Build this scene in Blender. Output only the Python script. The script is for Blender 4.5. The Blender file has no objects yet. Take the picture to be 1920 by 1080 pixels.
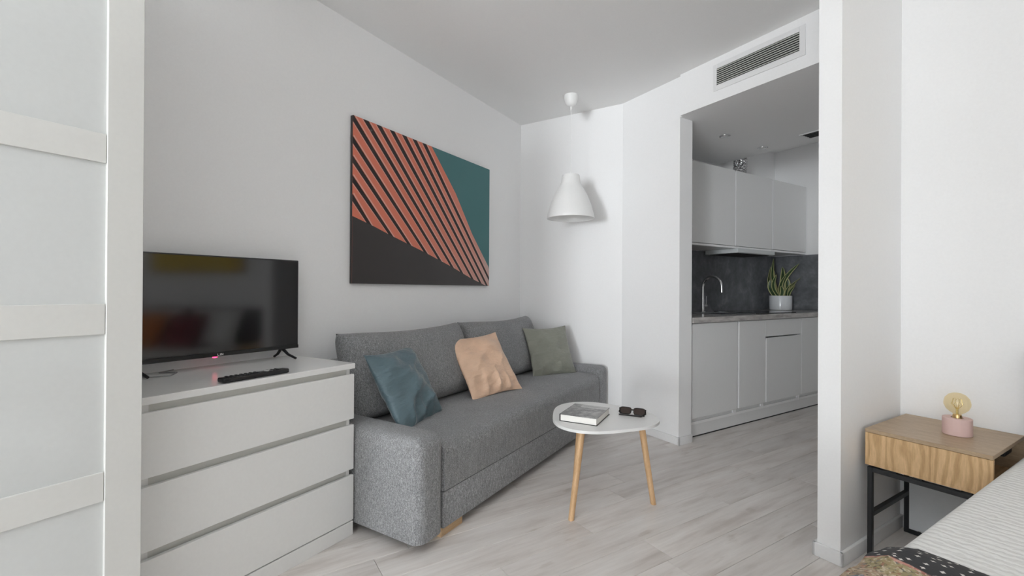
import bpy, bmesh, math, random
from mathutils import Vector, Matrix
random.seed(7)
S = bpy.context.scene
C = S.collection
# ------------------------------------------------------------------ camera
YAW, PITCH, ROLL = math.radians(31.592), math.radians(.16), math.radians(.322)
CAMH, FPX = 1.122, 850.4
cam_d = bpy.data.cameras.new('camera'); cam = bpy.data.objects.new('camera', cam_d); C.objects.link(cam)
cam_d.sensor_width = 36; cam_d.lens = FPX / 1920 * 36; cam_d.clip_start = .02
fw = Vector((-math.sin(YAW), math.cos(YAW), 0)); rt = Vector((math.cos(YAW), math.sin(YAW), 0)); up = Vector((0, 0, 1))
f2 = fw * math.cos(PITCH) + up * math.sin(PITCH); u2 = -fw * math.sin(PITCH) + up * math.cos(PITCH)
r3 = rt * math.cos(ROLL) + u2 * math.sin(ROLL); u3 = -rt * math.sin(ROLL) + u2 * math.cos(ROLL)
cam.matrix_world = Matrix(((r3.x, u3.x, -f2.x, 0), (r3.y, u3.y, -f2.y, 0), (r3.z, u3.z, -f2.z, CAMH), (0, 0, 0, 1)))
S.camera = cam
# rotated frame of the kitchen, partition and bed: L to the right, K into depth
KA = math.radians(58.24 - 31.592)
KV = Vector((math.sin(KA), math.cos(KA), 0)); LV = Vector((math.cos(KA), -math.sin(KA), 0))
def kp(l, k, z=0): return LV * l + KV * k + Vector((0, 0, z))
# ------------------------------------------------------------------ light, world, exposure
S.view_settings.view_transform = 'Standard'; S.view_settings.look = 'None'
S.view_settings.exposure = -0.03; S.view_settings.gamma = 1; S.view_settings.use_curve_mapping = False
S.cycles.max_bounces = 14; S.cycles.diffuse_bounces = 9; S.cycles.glossy_bounces = 6
S.cycles.transparent_max_bounces = 12; S.cycles.transmission_bounces = 8
S.cycles.sample_clamp_indirect = 6; S.cycles.caustics_reflective = False; S.cycles.caustics_refractive = False
S.cycles.use_denoising = True
w = bpy.data.worlds.new('overcast_sky'); S.world = w; w.use_nodes = True
w.node_tree.nodes['Background'].inputs[0].default_value = (.86, .93, 1, 1)
w.node_tree.nodes['Background'].inputs[1].default_value = 1.6
def area(name, loc, rot, sx, sy, power, col):
    l = bpy.data.lights.new(name, 'AREA'); l.shape = 'RECTANGLE'; l.size = sx; l.size_y = sy; l.energy = power; l.color = col
    o = bpy.data.objects.new(name, l); C.objects.link(o); o.location = loc; o.rotation_euler = rot; return o
# daylight: skylight in the glazed rear wall behind the camera, and the bright street side seen through it; then two added fill lights without fixtures
area('daylight_window', (-.75, -4.56, 1.4), (math.radians(90), 0, 0), 1.6, 2.4, 62, (.925, .965, 1))
area('daylight_street_side', (.6, -22, .3), (math.radians(90), 0, 0), 6, 5, 5600, (.925, .965, 1))
area('added_kitchen_fill', kp(-1.3, 4.45, 2.64), (0, 0, 0), .3, .3, 1.7, (.96, .98, 1))  # added light, hidden behind the partition, to brighten the kitchen
area('added_ceiling_bounce', (-.6, -1.3, 1.75), (math.radians(180), 0, 0), .5, .5, 66, (.925, .965, 1))  # added fill behind the camera, bounced off the ceiling to raise the ambient
# ------------------------------------------------------------------ frames
CEIL = 2.672; XA = -2.18; YB = 3.69; KC = 2.762; KR = 2.738
# ------------------------------------------------------------------ mesh helpers
def bevel_all(bm, r, seg):
    if r > 0: bmesh.ops.bevel(bm, geom=list(bm.edges), offset=r, segments=seg, profile=.5, affect='EDGES', clamp_overlap=True)
def merge(dst, src):
    me = bpy.data.meshes.new('tmp'); src.to_mesh(me); dst.from_mesh(me); bpy.data.meshes.remove(me); src.free()
def box(bm, x0, x1, y0, y1, z0, z1, r=0, seg=2):
    t = bmesh.new(); bmesh.ops.create_cube(t, size=1)
    for v in t.verts: v.co = Vector(((x0 + x1) / 2 + v.co.x * (x1 - x0), (y0 + y1) / 2 + v.co.y * (y1 - y0), (z0 + z1) / 2 + v.co.z * (z1 - z0)))
    bevel_all(t, r, seg); merge(bm, t); return bm
def B(*a, **k): return box(bmesh.new(), *a, **k)
def lathe(bm, prof, n=40, cap0=True, cap1=True, cx=0, cy=0):
    rings = []
    for r, z in prof: rings.append([bm.verts.new((cx + r * math.cos(2 * math.pi * i / n), cy + r * math.sin(2 * math.pi * i / n), z)) for i in range(n)])
    for a, b in zip(rings, rings[1:]):
        for i in range(n): bm.faces.new((a[i], a[(i + 1) % n], b[(i + 1) % n], b[i]))
    if cap0: bm.faces.new(rings[0][::-1])
    if cap1: bm.faces.new(rings[-1])
    return bm
def tube(bm, pts, rad, n=10, caps=True):
    pts = [Vector(p) for p in pts]; rings = []; prev = None
    for i, p in enumerate(pts):
        d = (pts[min(i + 1, len(pts) - 1)] - pts[max(i - 1, 0)]).normalized()
        if prev is None:
            a = Vector((0, 0, 1)) if abs(d.z) < .9 else Vector((1, 0, 0)); u = d.cross(a).normalized()
        else: u = (prev - d * prev.dot(d)).normalized()
        prev = u; v = d.cross(u); r = rad[i] if isinstance(rad, (list, tuple)) else rad
        rings.append([bm.verts.new(p + u * math.cos(2 * math.pi * j / n) * r + v * math.sin(2 * math.pi * j / n) * r) for j in range(n)])
    for a, b in zip(rings, rings[1:]):
        for i in range(n): bm.faces.new((a[i], a[(i + 1) % n], b[(i + 1) % n], b[i]))
    if caps: bm.faces.new(rings[0][::-1]); bm.faces.new(rings[-1])
    return bm
def poly_prism(bm, pts, z0, z1, r=0, seg=2):
    t = bmesh.new(); a = [t.verts.new((x, y, z0)) for x, y in pts]; b = [t.verts.new((x, y, z1)) for x, y in pts]; n = len(pts)
    t.faces.new(a[::-1]); t.faces.new(b)
    for i in range(n): t.faces.new((a[i], a[(i + 1) % n], b[(i + 1) % n], b[i]))
    if r > 0:
        es = [e for e in t.edges if abs(e.verts[0].co.z - e.verts[1].co.z) < 1e-6]
        bmesh.ops.bevel(t, geom=es, offset=r, segments=seg, profile=.5, affect='EDGES')
    merge(bm, t); return bm
def obj(name, bm, mat, parent=None, loc=None, rotz=None, smooth=35, mw=None):
    bmesh.ops.recalc_face_normals(bm, faces=bm.faces)
    me = bpy.data.meshes.new(name); bm.to_mesh(me); bm.free()
    if smooth:
        for p in me.polygons: p.use_smooth = True
        me.set_sharp_from_angle(angle=math.radians(smooth))
    for m in (mat if isinstance(mat, (list, tuple)) else [mat]): me.materials.append(m)
    o = bpy.data.objects.new(name, me); C.objects.link(o)
    if parent: o.parent = parent
    if mw is not None: o.matrix_world = mw
    if loc is not None: o.location = loc
    if rotz is not None: o.rotation_euler = (0, 0, rotz)
    return o
def tag(o, label, cat, group=None):
    o['label'] = label; o['category'] = cat
    if group: o['group'] = group
    return o
def thing(name, label, cat, loc=(0, 0, 0), rotz=0, group=None):
    o = bpy.data.objects.new(name, None); C.objects.link(o); o.location = loc; o.rotation_euler = (0, 0, rotz); o.empty_display_size = .1
    return tag(o, label, cat, group)
def struct(name, bm, mat, loc=None, rotz=None, parent=None, smooth=35):
    o = obj(name, bm, mat, parent, loc, rotz, smooth); o['kind'] = 'structure'; return o
def copy_tree(o, loc=None, rotz=None, label=None):
    c = o.copy(); C.objects.link(c)
    if loc is not None: c.location = loc
    if rotz is not None: c.rotation_euler = (0, 0, rotz)
    if label: c['label'] = label
    for ch in list(o.children):
        d = ch.copy(); C.objects.link(d); d.parent = c; d.matrix_parent_inverse = ch.matrix_parent_inverse
        for g in list(ch.children):
            e = g.copy(); C.objects.link(e); e.parent = d
    return c
# ------------------------------------------------------------------ materials
class NT:
    def __init__(s, name):
        s.m = bpy.data.materials.new(name); s.m.use_nodes = True; s.t = s.m.node_tree; s.n = s.t.nodes; s.p = s.n['Principled BSDF']
    def a(s, typ, **kw):
        x = s.n.new(typ)
        for k, v in kw.items(): setattr(x, k, v)
        return x
    def l(s, a, b): s.t.links.new(a, b)
    def coord(s, kind='Object', scale=(1, 1, 1), rot=(0, 0, 0)):
        tc = s.a('ShaderNodeTexCoord'); mp = s.a('ShaderNodeMapping'); mp.inputs['Scale'].default_value = scale; mp.inputs['Rotation'].default_value = rot
        s.l(tc.outputs[kind], mp.inputs['Vector']); return mp.outputs[0]
    def noise(s, vec, scale, detail=3, rough=.55):
        x = s.a('ShaderNodeTexNoise'); x.inputs['Scale'].default_value = scale; x.inputs['Detail'].default_value = detail; x.inputs['Roughness'].default_value = rough
        if vec is not None: s.l(vec, x.inputs['Vector'])
        return x.outputs['Fac']
    def ramp(s, fac, stops, interp='LINEAR'):
        x = s.a('ShaderNodeValToRGB'); e = x.color_ramp.elements; x.color_ramp.interpolation = interp
        while len(e) < len(stops): e.new(.5)
        for i, (p, c) in enumerate(stops): e[i].position = p; e[i].color = (*c, 1) if len(c) == 3 else c
        s.l(fac, x.inputs[0]); return x.outputs[0]
    def mix(s, fac, a, b, mode='MIX'):
        x = s.a('ShaderNodeMix', data_type='RGBA', blend_type=mode)
        for k, v in ((0, fac), (6, a), (7, b)):
            if isinstance(v, (int, float)): x.inputs[k].default_value = v
            elif isinstance(v, tuple): x.inputs[k].default_value = (*v, 1)
            else: s.l(v, x.inputs[k])
        return x.outputs[2]
    def math(s, op, a, b=None):
        x = s.a('ShaderNodeMath', operation=op)
        for i, v in enumerate((a, b)):
            if v is None: continue
            if isinstance(v, (int, float)): x.inputs[i].default_value = v
            else: s.l(v, x.inputs[i])
        return x.outputs[0]
    def bump(s, h, strength, dist=.01):
        x = s.a('ShaderNodeBump'); x.inputs['Strength'].default_value = strength; x.inputs['Distance'].default_value = dist
        s.l(h, x.inputs['Height']); s.l(x.outputs[0], s.p.inputs['Normal'])
    def col(s, c):
        if isinstance(c, tuple): s.p.inputs['Base Color'].default_value = (*c, 1)
        else: s.l(c, s.p.inputs['Base Color'])
    def set(s, **kw):
        for k, v in kw.items(): s.p.inputs[k.replace('_', ' ')].default_value = v
        return s.m
def plain(name, c, rough=.5, bump=0, bscale=80, **kw):
    t = NT(name); v = t.coord(); n = t.noise(v, bscale, 4)
    t.col(t.mix(n, tuple(x * .97 for x in c), tuple(min(1, x * 1.03) for x in c)))
    if bump: t.bump(n, bump, .002)
    return t.set(Roughness=rough, **kw)
M_wall = plain('white_wall_paint', (.885, .885, .885), .75, .06, 120)
M_ceil = plain('white_ceiling_paint', (.87, .87, .865), .85, .05, 120)
M_trim = plain('white_trim_paint', (.80, .80, .80), .4)
M_cab = plain('white_foil', (.77, .77, .755), .32)
M_cabtop = plain('white_foil_top', (.78, .78, .77), .22)
M_rail = plain('shaded_white_foil', (.62, .62, .585), .45)  # white foil with the shadow of the drawer gaps put into its colour
M_frame = plain('white_satin_frame', (.62, .62, .597), .4)
M_panel = plain('frosted_white_glass', (.585, .60, .592), .16, Coat_Weight=.3, Coat_Roughness=.1)
M_gloss = plain('high_gloss_grey_white', (.80, .805, .80), .08, Coat_Weight=.5, Coat_Roughness=.05)
M_gedge = plain('white_door_edge', (.9, .9, .9), .25)
M_black = plain('black_plastic', (.012, .012, .013), .35)
M_bmetal = plain('black_powder_coated_steel', (.012, .013, .015), .42, .1, 300)
M_screen = plain('glossy_dark_screen', (.006, .006, .007), .09, IOR=1.75)
M_chrome = plain('chrome', (.75, .75, .76), .12, Metallic=1.0)
M_steel = plain('brushed_steel', (.5, .51, .52), .28, Metallic=1.0)
M_dark = plain('dark_void', (.02, .02, .02), .8)
M_lampw = plain('white_lamp_plastic', (.86, .86, .85), .38)
M_pot = plain('white_glazed_ceramic', (.78, .80, .82), .12)
M_soil = plain('soil', (.03, .022, .016), .95, .5, 60)
M_tabletop = plain('white_lacquer_table', (.80, .80, .79), .3)
M_pages = plain('paper_pages', (.86, .84, .80), .8)
M_pink = plain('pink_ceramic', (.68, .49, .46), .6)
M_brass = plain('brass', (.6, .42, .2), .3, Metallic=1.0)
M_whitemark = plain('white_print', (.75, .75, .75), .5)
M_headboard = plain('dark_brown_leather', (.03, .022, .017), .5)
M_red = plain('red_cushion_fabric', (.16, .01, .02), .85)
M_orange = plain('orange_cushion_fabric', (.55, .17, .03), .85)
M_linen = plain('white_linen', (.75, .75, .74), .9)
M_slab = plain('grey_screed', (.2, .19, .18), .9)
def mk_pane():
    t = NT('window_glass'); tr = t.a('ShaderNodeBsdfTransparent'); gl = t.a('ShaderNodeBsdfGlossy'); gl.inputs['Roughness'].default_value = .02
    mx = t.a('ShaderNodeMixShader'); mx.inputs[0].default_value = .06; t.l(tr.outputs[0], mx.inputs[1]); t.l(gl.outputs[0], mx.inputs[2])
    t.l(mx.outputs[0], t.n['Material Output'].inputs[0]); return t.m
M_pane = mk_pane()
def mk_floor():
    t = NT('grey_oak_laminate')
    oi = t.a('ShaderNodeObjectInfo'); tc = t.a('ShaderNodeTexCoord')
    off = t.a('ShaderNodeVectorMath', operation='SCALE'); off.inputs[0].default_value = (13, 37, 5); t.l(oi.outputs['Random'], off.inputs['Scale'])
    ad = t.a('ShaderNodeVectorMath', operation='ADD'); t.l(tc.outputs['Object'], ad.inputs[0]); t.l(off.outputs[0], ad.inputs[1])
    def mp(sc):
        m = t.a('ShaderNodeMapping'); m.inputs['Scale'].default_value = sc; t.l(ad.outputs[0], m.inputs[0]); return m.outputs[0]
    n1 = t.noise(mp((9, 1.3, 1)), 1.6, 5, .55); n2 = t.noise(mp((60, 3.2, 1)), 1.5, 4, .6); n3 = t.noise(mp((9, 2.6, 1)), 1.9, 3, .5)
    base = t.ramp(n1, [(.28, (.56, .51, .475)), (.48, (.71, .67, .64)), (.70, (.785, .755, .73))])
    fine = t.ramp(n2, [(.3, (.92, .915, .91)), (.6, (1.01, 1.01, 1.01))])
    c = t.mix(1.0, base, fine, 'MULTIPLY')
    knots = t.ramp(n3, [(.64, (1, 1, 1)), (.76, (.80, .77, .74)), (.82, (.55, .51, .48))])
    c = t.mix(1.0, c, knots, 'MULTIPLY')
    tone = t.ramp(oi.outputs['Random'], [(0, (.94, .94, .94)), (1, (1.05, 1.045, 1.04))])
    t.col(t.mix(1.0, c, tone, 'MULTIPLY')); t.bump(n2, .06, .002)
    return t.set(Roughness=.38)
M_floor = mk_floor()
def mk_fabric(name, dark, mid, light, scale=1, bump=.5):
    t = NT(name); v = t.coord(scale=(1, 1, .38)); n = t.noise(v, 430 * scale, 2, .6); v2 = t.coord(scale=(1, 1, .25)); n2 = t.noise(v2, 150 * scale, 2, .5)
    n3 = t.noise(t.coord(), 6, 2, .5)
    c = t.ramp(n, [(.30, dark), (.5, mid), (.72, light)]); c2 = t.ramp(n2, [(.3, (.78, .78, .78)), (.7, (1.15, 1.15, 1.15))])
    c = t.mix(1.0, c, c2, 'MULTIPLY'); c = t.mix(1.0, c, t.ramp(n3, [(.3, (.94, .94, .94)), (.7, (1.05, 1.05, 1.05))]), 'MULTIPLY')
    t.col(c); t.bump(n, bump, .0022)
    return t.set(Roughness=.95, Sheen_Weight=.15)
M_sofa = mk_fabric('heathered_grey_weave', (.11, .112, .118), (.245, .247, .253), (.44, .442, .448))
def mk_velvet(name, c, sheen):
    t = NT(name); n = t.noise(t.coord(), 9, 4, .6); n2 = t.noise(t.coord(scale=(1, 3.0, 1), rot=(0, 0, .6)), 9, 3, .55)
    t.col(t.mix(n, tuple(x * .8 for x in c), tuple(min(1, x * 1.2) for x in c)))
    h = t.math('ADD', n2, t.math('MULTIPLY', n, .6)); t.bump(h, .55, .025)
    p = t.set(Roughness=.5, Sheen_Weight=sheen, Sheen_Roughness=.35); return p
M_blue = mk_velvet('slate_blue_velvet', (.105, .160, .185), .35)
M_peach = mk_velvet('peach_velvet', (.78, .53, .37), .35)
M_green = mk_velvet('sage_velvet', (.235, .24, .20), .35)
def mk_wood(name, dark, light, axis_scale, rough=.5, wave=0):
    t = NT(name); v = t.coord(scale=axis_scale); n = t.noise(v, 3, 6, .6); n2 = t.noise(t.coord(scale=tuple(a * 6 for a in axis_scale)), 4, 3, .6)
    c = t.ramp(n, [(.3, dark), (.7, light)])
    if wave:
        w_ = t.a('ShaderNodeTexWave'); w_.inputs['Scale'].default_value = 2.2; w_.inputs['Distortion'].default_value = 14; w_.inputs['Detail'].default_value = 2; w_.inputs['Detail Scale'].default_value = .9
        t.l(t.coord(scale=(wave, 1, wave * .28)), w_.inputs['Vector'])
        c = t.mix(.55, c, t.ramp(w_.outputs['Fac'], [(.1, dark), (.6, light)]))
    c = t.mix(1.0, c, t.ramp(n2, [(.3, (.88, .86, .84)), (.7, (1.05, 1.05, 1.05))]), 'MULTIPLY')
    t.col(c); t.bump(n2, .08, .001); return t.set(Roughness=rough)
M_bamboo = mk_wood('bamboo_leg', (.58, .36, .185), (.74, .50, .29), (20, 20, 2), .45)
M_pine = mk_wood('pine_foot', (.48, .32, .18), (.62, .44, .26), (20, 3, 20), .6)
M_oakfront = mk_wood('oak_veneer_front', (.46, .285, .13), (.74, .51, .28), (16, 16, 1.6), .45, wave=5)
M_oaktop = mk_wood('oak_veneer_top', (.36, .26, .165), (.47, .35, .23), (3, 14, 14), .4)
def mk_splash():
    t = NT('dark_concrete_splashback'); n = t.noise(t.coord(), 7, 7, .65); n2 = t.noise(t.coord(), 30, 3)
    t.col(t.mix(.3, t.ramp(n, [(.3, (.115, .122, .132)), (.55, (.17, .178, .19)), (.75, (.27, .28, .295))]), n2, 'OVERLAY'))
    return t.set(Roughness=.45)
M_splash = mk_splash()
def mk_top():
    t = NT('stone_worktop'); n = t.noise(t.coord(scale=(4, 1, 4)), 5, 6, .65)
    t.col(t.ramp(n, [(.3, (.30, .28, .265)), (.55, (.52, .495, .475)), (.75, (.68, .66, .64))])); return t.set(Roughness=.14)
M_worktop = mk_top()
M_hob = plain('black_glass', (.008, .008, .009), .06)
def mk_foil():
    t = NT('crinkled_foil'); v = t.a('ShaderNodeTexVoronoi'); v.inputs['Scale'].default_value = 55; t.l(t.coord(), v.inputs['Vector'])
    t.col((.72, .72, .73)); t.bump(v.outputs['Distance'], 1, .02); return t.set(Roughness=.22, Metallic=1.0)
M_foil = mk_foil()
def mk_leaf():
    t = NT('snake_plant_leaf'); tc = t.a('ShaderNodeTexCoord'); sp = t.a('ShaderNodeSeparateXYZ'); t.l(tc.outputs['UV'], sp.inputs[0])
    d = t.math('ABSOLUTE', t.math('SUBTRACT', sp.outputs[0], .5))
    v = t.a('ShaderNodeMapping'); v.inputs['Scale'].default_value = (2, 22, 1); t.l(tc.outputs['UV'], v.inputs[0]); n = t.noise(v.outputs[0], 1.5, 3)
    g = t.ramp(n, [(.35, (.018, .045, .018)), (.65, (.075, .13, .05))]); mk = t.ramp(d, [(.30, (0, 0, 0)), (.34, (1, 1, 1))])
    t.col(t.mix(mk, g, (.50, .50, .24))); return t.set(Roughness=.4)
M_leaf = mk_leaf()
def mk_bedspread():
    t = NT('white_matelasse_quilt'); v = t.coord(scale=(1, 1, 1)); 
    wv = t.a('ShaderNodeTexWave', bands_direction='Y'); wv.inputs['Scale'].default_value = 12.5; wv.inputs['Distortion'].default_value = 4; wv.inputs['Detail'].default_value = 2; wv.inputs['Detail Scale'].default_value = 3.5
    t.l(v, wv.inputs['Vector']); n = t.noise(v, 60, 3)
    h = t.math('ADD', wv.outputs['Fac'], t.math('MULTIPLY', n, .7)); t.bump(h, .32, .007)
    t.col(t.ramp(h, [(.2, (.66, .66, .645)), (.9, (.76, .76, .745))])); return t.set(Roughness=.9)
M_bedspread = mk_bedspread()
def mk_throw():
    t = NT('floral_patchwork'); v = t.coord(); sp = t.a('ShaderNodeSeparateXYZ'); t.l(v, sp.inputs[0])
    vo = t.a('ShaderNodeTexVoronoi'); vo.inputs['Scale'].default_value = 19; vo.inputs['Randomness'].default_value = .55; t.l(v, vo.inputs['Vector'])
    sc = t.a('ShaderNodeSeparateColor'); t.l(vo.outputs['Color'], sc.inputs[0])
    patch = t.ramp(sc.outputs[0], [(0, (.26, .10, .08)), (.2, (.36, .27, .18)), (.38, (.48, .21, .17)), (.55, (.18, .21, .24)), (.7, (.30, .25, .13)), (.85, (.10, .05, .045))], 'CONSTANT')
    v2 = t.a('ShaderNodeTexVoronoi'); v2.inputs['Scale'].default_value = 150; t.l(v, v2.inputs['Vector']); sc2 = t.a('ShaderNodeSeparateColor'); t.l(v2.outputs['Color'], sc2.inputs[0])
    fl = t.ramp(sc2.outputs[0], [(0, (.05, .035, .03)), (.25, (.62, .52, .42)), (.45, (.28, .10, .08)), (.62, (.55, .48, .36)), (.8, (.12, .13, .14))], 'CONSTANT')
    n = t.noise(v, 120, 3); pc = t.mix(t.ramp(n, [(.46, (.08, .08, .08)), (.62, (.7, .7, .7))]), patch, fl)
    v3 = t.a('ShaderNodeTexVoronoi', voronoi_dimensions='2D', distance='MINKOWSKI'); v3.inputs['Exponent'].default_value = .75; v3.inputs['Scale'].default_value = 38; v3.inputs['Randomness'].default_value = .6; t.l(v, v3.inputs['Vector'])
    star = t.math('ADD', v3.outputs['Distance'], t.math('MULTIPLY', t.noise(v, 200, 2), .2))
    dc = t.ramp(star, [(.27, (.66, .64, .60)), (.36, (.035, .035, .038))])
    band = t.ramp(t.math('ADD', sp.outputs[1], t.math('MULTIPLY', t.noise(v, 4, 1), .004)), [(.0, (0, 0, 0)), (.004, (1, 1, 1))])
    t.col(t.mix(band, pc, dc)); t.bump(n, .3, .004); return t.set(Roughness=.9)
M_throw = mk_throw()
def mk_bulb():
    t = NT('amber_bulb_glass'); tr = t.a('ShaderNodeBsdfTransparent'); tr.inputs[0].default_value = (.97, .90, .73, 1); gl = t.a('ShaderNodeBsdfGlossy'); gl.inputs['Roughness'].default_value = .03
    mx = t.a('ShaderNodeMixShader'); lw = t.a('ShaderNodeLayerWeight'); lw.inputs[0].default_value = .3; t.l(t.math('ADD', t.math('MULTIPLY', lw.outputs['Facing'], .06), .03), mx.inputs[0]); t.l(tr.outputs[0], mx.inputs[1]); t.l(gl.outputs[0], mx.inputs[2])
    t.l(mx.outputs[0], t.n['Material Output'].inputs[0]); return t.m
M_bulb = mk_bulb()
def mk_emit(name, c, s):
    t = NT(name); t.col((0, 0, 0)); t.p.inputs['Emission Color'].default_value = (*c, 1); return t.set(Emission_Strength=s)
M_led = mk_emit('red_standby_light', (1, .03, .1), 7)
M_fil = plain('filament', (.9, .8, .5), .2, Metallic=1.0)
def mk_coral():
    t = NT('coral_print'); sp = t.a('ShaderNodeSeparateXYZ'); t.l(t.coord(), sp.inputs[0])
    g = t.math('SUBTRACT', sp.outputs[1], t.math('MULTIPLY', sp.outputs[2], .55)); n = t.noise(t.coord(scale=(1, 1.2, 1)), 5, 4)
    g = t.math('ADD', g, t.math('MULTIPLY', n, .25))
    t.col(t.ramp(g, [(.0, (.72, .20, .125)), (.45, (.72, .255, .185)), (.85, (.66, .33, .275)), (1.0, (.62, .43, .39))])); return t.set(Roughness=.6)
M_coral = mk_coral()
M_pdark = plain('dark_brown_print', (.022, .014, .013), .6, 0, 3)
M_pgrey = plain('charcoal_print', (.040, .034, .033), .5, 0, 3)
M_teal = plain('teal_print', (.062, .185, .195), .6, 0, 3)
M_ppink = plain('pale_pink_print', (.74, .42, .35), .6, 0, 3)
def mk_cover():
    t = NT('grey_city_photo_print'); v = t.coord(scale=(1, 1, .2)); b = t.a('ShaderNodeTexBrick'); b.inputs['Scale'].default_value = 34; b.inputs['Mortar Size'].default_value = .03
    b.inputs['Color1'].default_value = (.04, .04, .04, 1); b.inputs['Color2'].default_value = (.38, .37, .36, 1); b.inputs['Mortar'].default_value = (.6, .6, .59, 1); t.l(v, b.inputs['Vector'])
    n = t.noise(v, 22, 5, .7); t.col(t.mix(.6, b.outputs['Color'], t.ramp(n, [(.38, (.025, .025, .025)), (.52, (.20, .195, .19)), (.66, (.5, .49, .48))]))); return t.set(Roughness=.35)
M_cover = mk_cover()
M_coverstrip = plain('pale_grey_cover', (.50, .50, .49), .35)
M_lens = plain('brown_tinted_lens', (.035, .022, .018), .06)
M_acet = plain('dark_tortoise_acetate', (.012, .008, .007), .15)
def mk_picture():
    t = NT('yellow_abstract_print'); n = t.noise(t.coord(), 3, 3); t.col(t.ramp(n, [(.35, (.55, .36, .03)), (.6, (.75, .55, .10)), (.75, (.08, .09, .03))])); return t.set(Roughness=.6)
M_picture = mk_picture()
# ------------------------------------------------------------------ room shell
KROT = -KA
def kbox(*a, **k): return B(*a, **k)
struct('floor', kbox(-3.1, 2.7, -6.0, 5.5, -.12, -.008), M_slab, (0, 0, 0), KROT)
floor = bpy.data.objects['floor']
pm = None; W_, LEN = .16, 1.3
phase = {}
known = {-4: .51, -3: 1.425, 0: 1.545, -2: .93, -1: .28}
first = None
for r in range(-12, 25):
    l0 = -1.26 + r * W_
    off = known.get(r, random.random() * LEN)
    for j in range(-6, 5):
        k0 = off + j * LEN
        if k0 > 5.35 or k0 + LEN < -5.2: continue
        ctr = [kp(l0 + a * W_, k0 + b * LEN) for a in (0, 1) for b in (0, 1)]
        if all(p.x < -2.25 for p in ctr) or all(p.y < -4.7 for p in ctr): continue
        if l0 + W_ < -2.85 and k0 > 2.8: continue
        if k0 > 2.85 and l0 > -.85: continue
        if l0 > 2.6: continue
        if first is None:
            first = obj('plank', B(.0008, W_ - .0008, .0008, LEN - .0008, -.008, 0, r=.001, seg=1), M_floor, floor, smooth=0); o = first
        else: o = first.copy(); C.objects.link(o)
        o.location = (l0, k0, 0)
struct('ceiling', B(-2.4, 3.9, -4.8, 6.2, CEIL, CEIL + .12), M_ceil)
struct('wall_left', B(XA - .12, XA, -4.72, YB + .12, 0, CEIL), M_wall)
struct('wall_back', B(XA, -1.12, YB, YB + .12, 0, CEIL), M_wall)
struct('wall_angled', kbox(-2.76, -2.157, KC, KC + .14, 0, CEIL), M_wall, (0, 0, 0), KROT)
bm = kbox(-2.138, -.958, KR, 4.13, 2.378, CEIL); box(bm, -2.80, -2.138, KC + .14, 4.13, 2.378, CEIL); box(bm, -2.157, -2.138, KC, KC + .14, 2.378, CEIL)
struct('wall_beam', bm, M_wall, (0, 0, 0), KROT, smooth=0)
struct('wall_partition', kbox(-.956, -.87, 2.126, 5.25, 0, CEIL), M_wall, (0, 0, 0), KROT)
struct('wall_right', kbox(-.87, 2.72, KR, KR + .12, 0, CEIL), M_wall, (0, 0, 0), KROT)
struct('wall_side', kbox(2.6, 2.72, -6.2, KR, 0, CEIL), M_wall, (0, 0, 0), KROT)
struct('wall_kitchen_left', kbox(-2.90, -2.78, KC + .14, 5.31, 0, CEIL), M_wall, (0, 0, 0), KROT)
struct('wall_kitchen_end', kbox(-2.78, -.87, 5.19, 5.31, 0, CEIL), M_wall, (0, 0, 0), KROT)
# rear wall with the window behind the camera
WX0, WX1, WZ0, WZ1 = -1.60, .10, .06, 2.64
bm = B(XA, WX0, -4.72, -4.6, 0, CEIL); box(bm, WX1, 2.6, -4.72, -4.6, 0, CEIL); box(bm, WX0, WX1, -4.72, -4.6, 0, WZ0); box(bm, WX0, WX1, -4.72, -4.6, WZ1, CEIL)
struct('wall_front', bm, M_wall, smooth=0)
bm = B(WX0, WX0 + .06, -4.69, -4.64, WZ0, WZ1); box(bm, WX1 - .06, WX1, -4.69, -4.64, WZ0, WZ1); box(bm, WX0, WX1, -4.69, -4.64, WZ0, WZ0 + .06); box(bm, WX0, WX1, -4.69, -4.64, WZ1 - .06, WZ1); box(bm, -.78, -.72, -4.69, -4.64, WZ0, WZ1)
win = struct('window_1', bm, M_trim, smooth=0)
obj('pane', B(WX0 + .05, -.77, -4.67, -4.66, WZ0 + .05, WZ1 - .05), M_pane, win); obj('pane', B(-.73, WX1 - .05, -4.67, -4.66, WZ0 + .05, WZ1 - .05), M_pane, win)
# skirting boards
T = .014; HB = .057
struct('baseboard_left', B(XA, XA + T, -4.59, YB, 0, HB, r=.003), M_trim)
struct('baseboard_back', B(XA + T, -1.195, YB - T, YB, 0, HB, r=.003), M_trim)
bm = kbox(-2.71, -2.157 + T, KC - T, KC, 0, HB, r=.003); box(bm, -2.157, -2.157 + T, KC - T, KC + .14, 0, HB, r=.003)
struct('baseboard_angled', bm, M_trim, (0, 0, 0), KROT)
bm = kbox(-.956 - T, -.87 + T, 2.126 - T, 2.126, 0, HB, r=.003); box(bm, -.87, -.87 + T, 2.126 - T, KR, 0, HB, r=.003); box(bm, -.956 - T, -.956, 2.126 - T, 5.19, 0, HB, r=.003)
struct('baseboard_partition', bm, M_trim, (0, 0, 0), KROT)
struct('baseboard_right', kbox(-.87 + T, 2.6, KR - T, KR, 0, HB, r=.003), M_trim, (0, 0, 0), KROT)
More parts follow.
